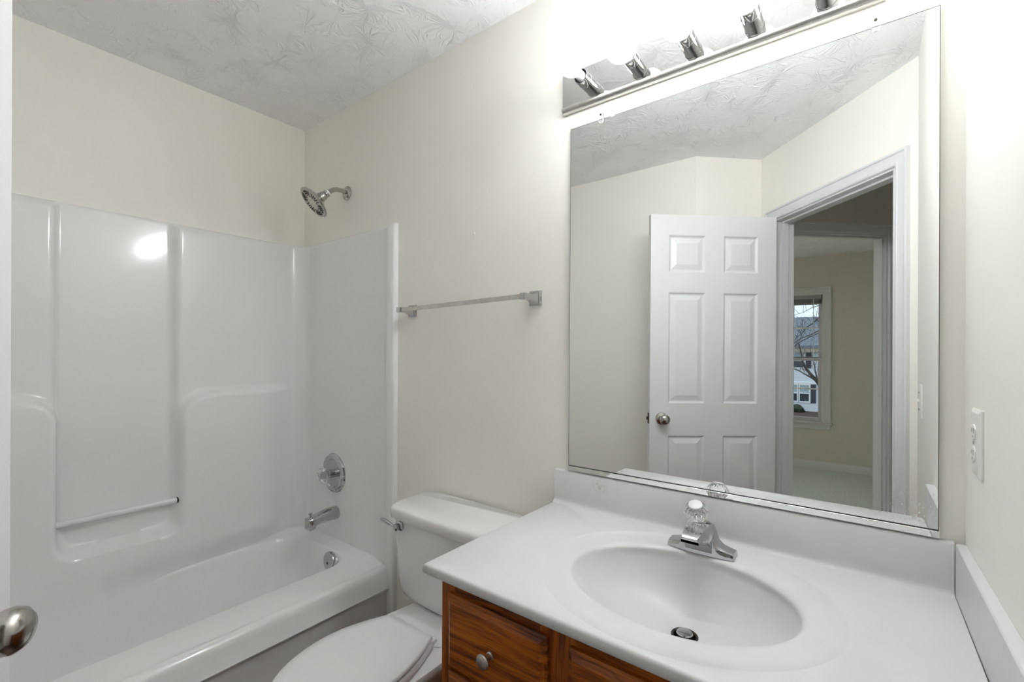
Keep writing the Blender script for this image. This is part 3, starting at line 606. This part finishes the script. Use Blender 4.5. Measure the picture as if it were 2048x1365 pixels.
mb = MB().lathe([(.021, -.012), (.0225, .001), (.026, .0028), (.0275, .0015), (.0275, -.001)], (DRX, DRY, DRZ), (0, 0, 1), 32, cap0=True, cap1=False); dr = mb.build('drain_flange', M['darkmetal'], vt, label='dark worn drain ring')
mb = MB().lathe([(.006, -.010), (.006, .002), (.0155, .003), (.0170, .006), (.0155, .0085), (.010, .0095), (.003, .0098)], (DRX, DRY, DRZ), (0, 0, 1), 28); mb.build('stopper', M['chrome'], dr, label='chrome pop-up stopper')
sd = MB(); pf = [(0, CZ-.004), (1, CZ-.004), (1, .8955), (.86, .898), (0, .898)]
sd.loft([[(xc(y)*(1-a)+a*(.1490-.003*y), y, z) for a, z in pf] for y in (-.0185, -.30, -.545)]); so = sd.build('side_splash', M['counter'], org=(.157, -.28, CZ), bevel=.0012)
tag(so, 'white side splash strip standing on the sink top along the right wall', 'side splash')

# ------------------------------------------------------------------ tap
fa = thing('sink_faucet', 'chrome single-handle tap with clear knob on the white sink top', 'faucet', (-.303, -.093, CZ))
FX, FY = -.303, -.095; FZ = CZ-.0038
mb = MB(); rings = []
for x, hd_, h in ((-.076, .020, .008), (-.074, .023, .013), (-.060, .025, .016), (-.046, .026, .020), (-.036, .027, .030), (-.030, .028, .048), (-.025, .0285, .060), (-.012, .0285, .067), (.012, .0285, .067), (.025, .0285, .060), (.030, .028, .048), (.036, .027, .030), (.046, .026, .020), (.060, .025, .016), (.074, .023, .013), (.076, .020, .008)):
    rings.append([(FX+x, FY-hd_, FZ), (FX+x, FY-hd_, FZ+h*.45), (FX+x, FY-hd_*.86, FZ+h*.86), (FX+x, FY-hd_*.6, FZ+h), (FX+x, FY+hd_*.6, FZ+h), (FX+x, FY+hd_*.86, FZ+h*.86), (FX+x, FY+hd_, FZ+h*.45), (FX+x, FY+hd_, FZ)])
mb.loft(rings); mb.build('tap_body', M['chrome'], fa, ang=28)
mb = MB(); rings = []
for y, hw, zt, zb in ((-.105, .030, .072, .003), (-.120, .030, .072, .003), (-.134, .0295, .0715, .022), (-.150, .027, .070, .038), (-.175, .0245, .066, .048), (-.190, .0225, .062, .051), (-.194, .0195, .059, .053)):
    rings.append([(FX-hw, y, FZ+zb), (FX+hw, y, FZ+zb), (FX+hw, y, FZ+zt-.012), (FX+hw*.80, y, FZ+zt), (FX-hw*.80, y, FZ+zt), (FX-hw, y, FZ+zt-.012)])
mb.loft(rings); mb.build('tap_spout', M['chrome'], fa, ang=24)
ka = Vector((0, -.42, .91)).normalized(); kb = Vector((FX-.007, -.101, FZ+.063))
mb = MB().lathe([(.021, -.004), (.020, .010), (.0165, .013), (.015, .016)], kb, ka, 28); mb.build('handle_base', M['chrome'], fa)
mb = MB(); rr_ = []; ea = ka.orthogonal().normalized(); eb = ka.cross(ea)
for h, k, fl_ in ((.014, .0165, .05), (.020, .0185, .06), (.026, .0215, .06), (.033, .0262, .05), (.040, .0275, .04), (.046, .0262, .02), (.052, .0215, 0), (.0555, .013, 0), (.0565, .004, 0)):
    rr_.append([kb+ka*h+(ea*math.cos(t)+eb*math.sin(t))*k*(1+fl_*math.cos(18*t)) for t in [2*PI*i/144 for i in range(144)]])
mb.loft(rr_); mb.build('handle_knob', M['acrylic'], fa, ang=30, label='clear fluted acrylic knob')
mb = MB().lathe([(.0150, .0540), (.0165, .0562), (.0155, .0590), (.009, .0612), (.002, .0618)], kb, ka, 28); mb.build('handle_cap', M['seat'], fa, label='round cap on the clear knob, lamp reflection painted white')  # white colour stands in for the bulbs mirrored in the cap
mb = MB().lathe([(.011, .012), (.011, .020), (.006, .024), (.003, .025)], kb, ka, 20); mb.build('handle_core', M['chrome'], fa)

# ------------------------------------------------------------------ mirror
TILT = .005; MZC = 1.441; MY = -.0100
def FM(x, y, z):   # y = out of mirror face (negative = into room)
    dz = z-MZC; return Vector((x, MY+y+dz*TILT, z))
MX0, MX1, MZ0, MZ1 = -.7225, .1258, .9150, 1.967
mi_ = thing('wall_mirror', 'large frameless mirror on the wall above the sink', 'mirror', (-.298, -.01, .915))
mb = MB().add([FM(MX0+.0012, 0, MZ0+.0015), FM(MX1-.0012, 0, MZ0+.0015), FM(MX1-.0012, 0, MZ1-.0015), FM(MX0+.0012, 0, MZ1-.0015)], [(0, 1, 2, 3)]); mb.build('mirror_glass', M['mirror'], mi_)
mb = MB(); E0 = [(MX0, MZ0), (MX1, MZ0), (MX1, MZ1), (MX0, MZ1)]; E1 = [(MX0+.0012, MZ0+.0015), (MX1-.0012, MZ0+.0015), (MX1-.0012, MZ1-.0015), (MX0+.0012, MZ1-.0015)]
mb.loft([[FM(x, .0045, z) for x, z in E0], [FM(x, .0003, z) for x, z in E0], [FM(x, 0, z) for x, z in E1]], True, False); mb.build('mirror_edge', M['mirroredge'], mi_, ang=10, label='dark ground mirror edge')
mb = MB().box((MX0, -.0175, .9008), (MX1+.001, -.008, .9146)); mb.build('bottom_strip', M['mirror'], mi_, bevel=.0012, seg=2, label='narrow mirrored strip along the bottom')
for x, side in ((-.618, 'left'), (.024, 'right')):
    y = FM(0, 0, 1.967).y
    mb = MB(); rings = []
    for z, hw, th in ((1.956, .004, .0020), (1.959, .0075, .0032), (1.966, .0085, .0040), (1.976, .0080, .0040), (1.984, .0060, .0034), (1.987, .003, .002)):
        rings.append([(x-hw, y-.0005, z), (x+hw, y-.0005, z), (x+hw*.85, y-th, z), (x-hw*.85, y-th, z)])
    mb.loft(rings); cl = thing('mirror_clip', 'small clear mirror clip at the top %s of the mirror' % side, 'clip', (x, 0, 1.97), 'clear clips on the mirror top edge')
    mb.build('clip_body', M['acrylic'], cl, ang=30)
    mb = MB().lathe([(.003, -.001), (.003, .0012), (.001, .002)], (x, y-.004, 1.979), (0, -1, 0), 10); mb.build('screw', M['darkmetal'], cl)

# ------------------------------------------------------------------ vanity light
vl = thing('vanity_light', 'chrome strip light with a row of round lit bulbs above the mirror', 'light fixture', (-.355, 0, 2.078))
LX0, LX1 = -.748, .040
mb = MB().box((LX0, -.016, 2.034), (LX1, 0, 2.138)); mb.build('back_plate', M['plate'], vl, bevel=.0008, seg=1)
rl = [(0, 2.018), (-.010, 2.018), (-.018, 2.022), (-.022, 2.028), (-.021, 2.034), (-.016, 2.036), (0, 2.036)]
mb = MB().prism(rl, lambda a, b, t: Vector((t, a, b)), LX0, LX1); mb.build('bottom_rail', M['rail'], vl, ang=50)
for i in range(5):
    x = -.653+.1475*i; z = 2.078; o = (x, -.016, z)
    mb = MB().lathe([(.0215, 0), (.0215, .026), (.0225, .027), (.0225, .029), (.0215, .030), (.0215, .056), (.0205, .057), (.0195, .056), (.0195, .022), (.004, .022)], o, (0, -1, 0), 36); so_ = mb.build('socket', M['chrome'], vl, ang=30)
    if i == 0:
        mb = MB().lathe([(.0135, .020), (.0135, .074), (.016, .082)], o, (0, -1, 0), 28); bb = mb.build('bulb_neck', M['bulbneck'], so_)
        pr_ = [(.016, .080), (.0215, .090), (.0275, .103), (.0305, .118), (.0298, .132), (.0255, .144), (.018, .152), (.009, .1565), (.001, .158)]
    else:
        mb = MB().lathe([(.0135, .020), (.0135, .056), (.015, .066)], o, (0, -1, 0), 28); bb = mb.build('bulb_neck', M['bulbneck'], so_)
        R = .0405; c = .104; pr_ = [(R*math.sin(t), c-R*math.cos(t)) for t in [.36+(PI-.362)*k/16 for k in range(17)]]
    mb = MB().lathe(pr_, o, (0, -1, 0), 32); mb.build('bulb', M['glow'], so_, ang=80, label='smaller pear-shaped lit bulb' if i == 0 else 'round lit globe bulb')

# ------------------------------------------------------------------ outlet and light switch on the right wall
def FR(y0, n, z): return Vector((xc(y0)-n, y0, z))
def wplate(nm, lab, cat, yc, zc, hw=.035, hh=.0585):
    t = thing(nm, lab, cat, (xc(yc), yc, zc))
    m = MB(); rs = []
    for n_, k in ((0, 0), (.003, 0), (.0062, .006), (.0066, .009)):
        rs.append([FR(yc+a, n_, zc+b) for a, b in ((-hw+k, -hh+k), (hw-k, -hh+k), (hw-k, hh-k), (-hw+k, hh-k))])
    m.loft(rs); m.build('cover_plate', M['plastic'], t, ang=20, bevel=.001, seg=2); return t
ou = wplate('wall_outlet', 'cream wall outlet with white cover plate above the right end of the sink top', 'outlet', -.126, 1.112)
for z in (1.131, 1.093):
    mb = MB(); rs = []
    for n_, r_ in ((.006, .0165), (.0082, .0165), (.0086, .0155)): rs.append([FR(-.126+max(-.0165, min(.0165, r_*1.08*math.cos(t))), n_, z+r_*.82*math.sin(t)) for t in [2*PI*i/28 for i in range(28)]])
    mb.loft(rs); f_ = mb.build('socket_face', M['plastic'], ou, ang=30)
    mb = MB()
    for dy, hh_ in ((-.0062, .0045), (.0062, .0036)): mb.box((-.126+dy-.0009, .0084, z+.001-hh_+.002), (-.126+dy+.0009, .0089, z+.001+hh_+.002), FR)
    mb.box((-.126-.002, .0084, z-.0095), (-.126+.002, .0089, z-.006), FR); mb.build('slots', M['slotgrey'], f_)
mb = MB().lathe([(.003, 0), (.003, .0012), (.001, .0018)], FR(-.126, .0064, 1.112), (-1, 0, 0), 12); mb.build('screw', M['nickel'], ou)
sw = wplate('light_switch', 'cream toggle light switch on the right wall beside the doorway, seen in the mirror', 'light switch', -.955, 1.109)
mb = MB().box((-.960, .006, 1.097), (-.950, .0075, 1.121), FR); mb.build('toggle_slot', M['plastic'], sw)
mb = MB(); mb.loft([[FR(-.955+a, n_, z_+b) for a, b in ((-.0045, -.005), (.0045, -.005), (.0045, .005), (-.0045, .005))] for n_, z_ in ((.005, 1.109), (.014, 1.114), (.019, 1.117))]); mb.build('toggle', M['plastic'], sw)
for z in (1.139, 1.079):
    mb = MB().lathe([(.003, 0), (.003, .0012), (.001, .0018)], FR(-.955, .0064, z), (-1, 0, 0), 12); mb.build('screw', M['darkmetal'], sw)
# small round fitting on the bedroom ceiling
mb = MB().lathe([(.030, 0), (.032, .006), (.026, .018), (.012, .024), (.003, .025)], (-.097, -4.96, HC), (0, 0, -1), 24); tag(mb.build('ceiling_sprinkler', M['plastic'], org=(-.097, -4.96, HC)), 'small round white sprinkler cover on the bedroom ceiling, seen in the mirror', 'sprinkler')

# ------------------------------------------------------------------ outside the bedroom window
GZ = -2.15
mb = MB().box((-40, -75, GZ-.3), (40, -6.5, GZ)); struct(mb.build('ground', M['mulch']), 'brown mulch ground outside the window', 'ground')
ho = thing('house', 'white sided house across the way, seen through the bedroom window', 'house', (-4.0, -34, GZ))
HY = -34.0
mb = MB().box((-11, HY-8, GZ), (6, HY, 2.0)); mb.build('siding_wall', M['siding'], ho)
mb = MB(); mb.loft([[(x, HY+.5, 1.95), (x, HY+.5, 2.12), (x, HY-4, 4.3), (x, HY-8.5, 2.12), (x, HY-8.5, 1.95)] for x in (-11.5, 6.5)]); mb.build('roof', M['roof'], ho)
mb = MB().box((-11.5, HY, 1.70), (6.5, HY+.45, 1.95)); mb.build('eave', M['soffit'], ho)
mb = MB().box((-11, HY, -.38), (6, HY+.06, -.27)); mb.build('trim_band', M['muntin'], ho)
def hwin(x0, x1, z0, z1):
    m = MB(); zm = (z0+z1)/2; m.box((x0-.09, HY, z0-.09), (x0, HY+.07, z1+.09)).box((x1, HY, z0-.09), (x1+.09, HY+.07, z1+.09)).box((x0, HY, z1), (x1, HY+.07, z1+.09)).box((x0, HY, z0-.09), (x1, HY+.07, z0)).box((x0, HY, zm-.04), (x1, HY+.06, zm+.04))
    f_ = m.build('house_window', M['muntin'], ho)
    m = MB().box((x0, HY+.005, z0), (x1, HY+.02, zm)); m.build('lower_glass', M['hglass'], f_)
    m = MB().box((x0, HY+.005, zm), (x1, HY+.02, z1)); m.build('upper_glass', M['hblind'], f_)
    m = MB()
    for k in (1, 2, 3): xx = x0+(x1-x0)*k/4; m.box((xx-.012, HY+.02, z0), (xx+.012, HY+.026, zm))
    m.box((x0, HY+.02, (z0+zm)/2-.012), (x1, HY+.026, (z0+zm)/2+.012)); m.build('muntins', M['shutter'], f_)
for x0 in (-9.2, -6.6, -3.79, -3.13, .2, 2.6): hwin(x0, x0+(.5 if x0 in (-3.79, -3.13) else .9), -1.50, -.46)
for x0 in (-9.2, -6.6, -3.78, .2, 2.6): hwin(x0, x0+.85, .70, 1.62)
for x, z0, z1 in ((-2.54, -1.60, -.40), (-2.80, .66, 1.66), (-4.28, -1.60, -.40), (-4.18, .66, 1.66)):
    m = MB().box((x, HY, z0), (x+.29, HY+.06, z1)); m.build('shutter', M['shutter'], ho)
def tree(x, y, h, seed, lab):
    rnd = random.Random(seed); m = MB(); t = thing('bare_tree', lab, 'tree', (x, y, GZ), 'bare trees outside the bedroom window')
    def branch(p, d, ln, r_, dep):
        pts = [Vector(p)]; dd_ = Vector(d).normalized(); rr = [r_]
        for k in range(4):
            dd_ = (dd_+Vector((rnd.uniform(-.16, .16), rnd.uniform(-.16, .16), rnd.uniform(-.02, .14)))).normalized(); pts.append(pts[-1]+dd_*ln/4); rr.append(r_*(1-.14*(k+1)))
        m.tube(pts, rr, 6 if dep > 1 else 8)
        if dep >= 5: return
        for k in range(3 if dep < 4 else 2):
            a = rnd.uniform(0, 2*PI); sp_ = rnd.uniform(.45, .85); o = dd_.orthogonal().normalized(); q = dd_.cross(o)
            nd = dd_*math.cos(sp_)+(o*math.cos(a)+q*math.sin(a))*math.sin(sp_); nd.z = max(nd.z, .05)
            branch(pts[rnd.choice((2, 3, 4))], nd, ln*rnd.uniform(.62, .82), rr[-1]*.68, dep+1)
    branch((x, y, GZ), (.02, 0, 1), h*.30, h*.016, 0); m.build('trunk_and_branches', M['bark'], t)
tree(-3.9, -46, 11.0, 5, 'leafless treetop rising behind the roof of the white house')
def near_tree():
    t = thing('bare_tree', 'leafless tree close to the bedroom window with long bent branches', 'tree', (-.78, -20, GZ), 'bare trees outside the bedroom window')
    rnd = random.Random(11); m = MB()
    ch = [([(-.76, -2.15), (-.78, -1.81), (-.85, -.29), (-.91, .47), (-.96, 1.62), (-1.0, 2.77), (-1.05, 4.31), (-1.2, 5.4)], .15, .04),
          ([(-.89, -.1), (-1.15, .11), (-1.32, .38), (-1.52, .64), (-1.69, .87), (-1.79, 1.14), (-1.84, 1.46), (-1.95, 1.9)], .085, .02),
          ([(-1.32, .38), (-1.49, .52), (-1.69, .63), (-1.92, .79), (-2.12, .86), (-2.5, 1.1)], .035, .01),
          ([(-1.23, .24), (-1.33, .55), (-1.39, .84), (-1.43, 1.15), (-1.55, 1.6)], .03, .01),
          ([(-.95, 3.25), (-1.24, 2.9), (-1.5, 2.63), (-1.69, 2.48), (-1.83, 2.27), (-1.99, 2.13), (-2.11, 1.96), (-2.5, 1.7)], .026, .008),
          ([(-.94, 2.58), (-1.24, 2.37), (-1.56, 2.2), (-1.86, 2.07), (-2.03, 1.94), (-2.14, 1.78), (-2.5, 1.5)], .024, .008),
          ([(-.93, 2.48), (-1.24, 2.28), (-1.59, 2.11), (-1.89, 1.93), (-2.09, 1.74), (-2.4, 1.6)], .022, .008),
          ([(-.95, 3.54), (-1.3, 3.33), (-1.53, 3.26), (-1.8, 3.08), (-2.2, 3.0)], .016, .006)]
    for ci, (pts, r0, r1) in enumerate(ch):
        P_ = [Vector((x, -20+rnd.uniform(-.1, .1)*(i > 0 and ci > 0), z)) for i, (x, z) in enumerate(pts)]
        m.tube(P_, [r0+(r1-r0)*i/(len(P_)-1) for i in range(len(P_))], 8)
        if ci == 0: continue
        for i in range(1, len(P_)):
            for q in range(2):
                d = Vector((rnd.uniform(-1, .3), rnd.uniform(-.6, .6), rnd.uniform(.2, 1.0))).normalized(); ln = rnd.uniform(.35, .9); a0_ = P_[i]+(P_[i-1]-P_[i])*rnd.random()
                mid = a0_+d*ln*.5+Vector((rnd.uniform(-.05, .05), 0, rnd.uniform(-.03, .06))); e_ = mid+(d+Vector((rnd.uniform(-.3, .3), 0, .2))).normalized()*ln*.5
                m.tube([a0_, mid, e_], [.008, .005, .003], 5)
                m.tube([mid, mid+Vector((rnd.uniform(-.3, .2), rnd.uniform(-.2, .2), rnd.uniform(.1, .35)))], [.006, .003], 5)
    m.build('trunk_and_branches', M['bark'], t)
near_tree()
def shrub(x, y, s, seed, lab):
    rnd = random.Random(seed); m = MB()
    for k in range(700):
        a = rnd.uniform(0, 2*PI); e_ = rnd.uniform(0, PI/2); R = s*rnd.uniform(.75, 1.0); p = Vector((x+R*math.cos(a)*math.cos(e_), y+R*math.sin(a)*math.cos(e_), GZ+R*.85*math.sin(e_)))
        u = Vector((rnd.uniform(-1, 1), rnd.uniform(-1, 1), rnd.uniform(-1, 1))).normalized()*s*.13; v = u.orthogonal().normalized()*s*.07
        m.add([p-u, p+v, p+u, p-v], [(0, 1, 2, 3)])
    m.sphere((x, y, GZ+s*.3), s*.78, 16, 10)
    tag(m.build('shrub', M['leaf'], org=(x, y, GZ)), lab, 'shrub')
shrub(-3.22, -33.2, .46, 3, 'round dark green shrub in front of the white house')
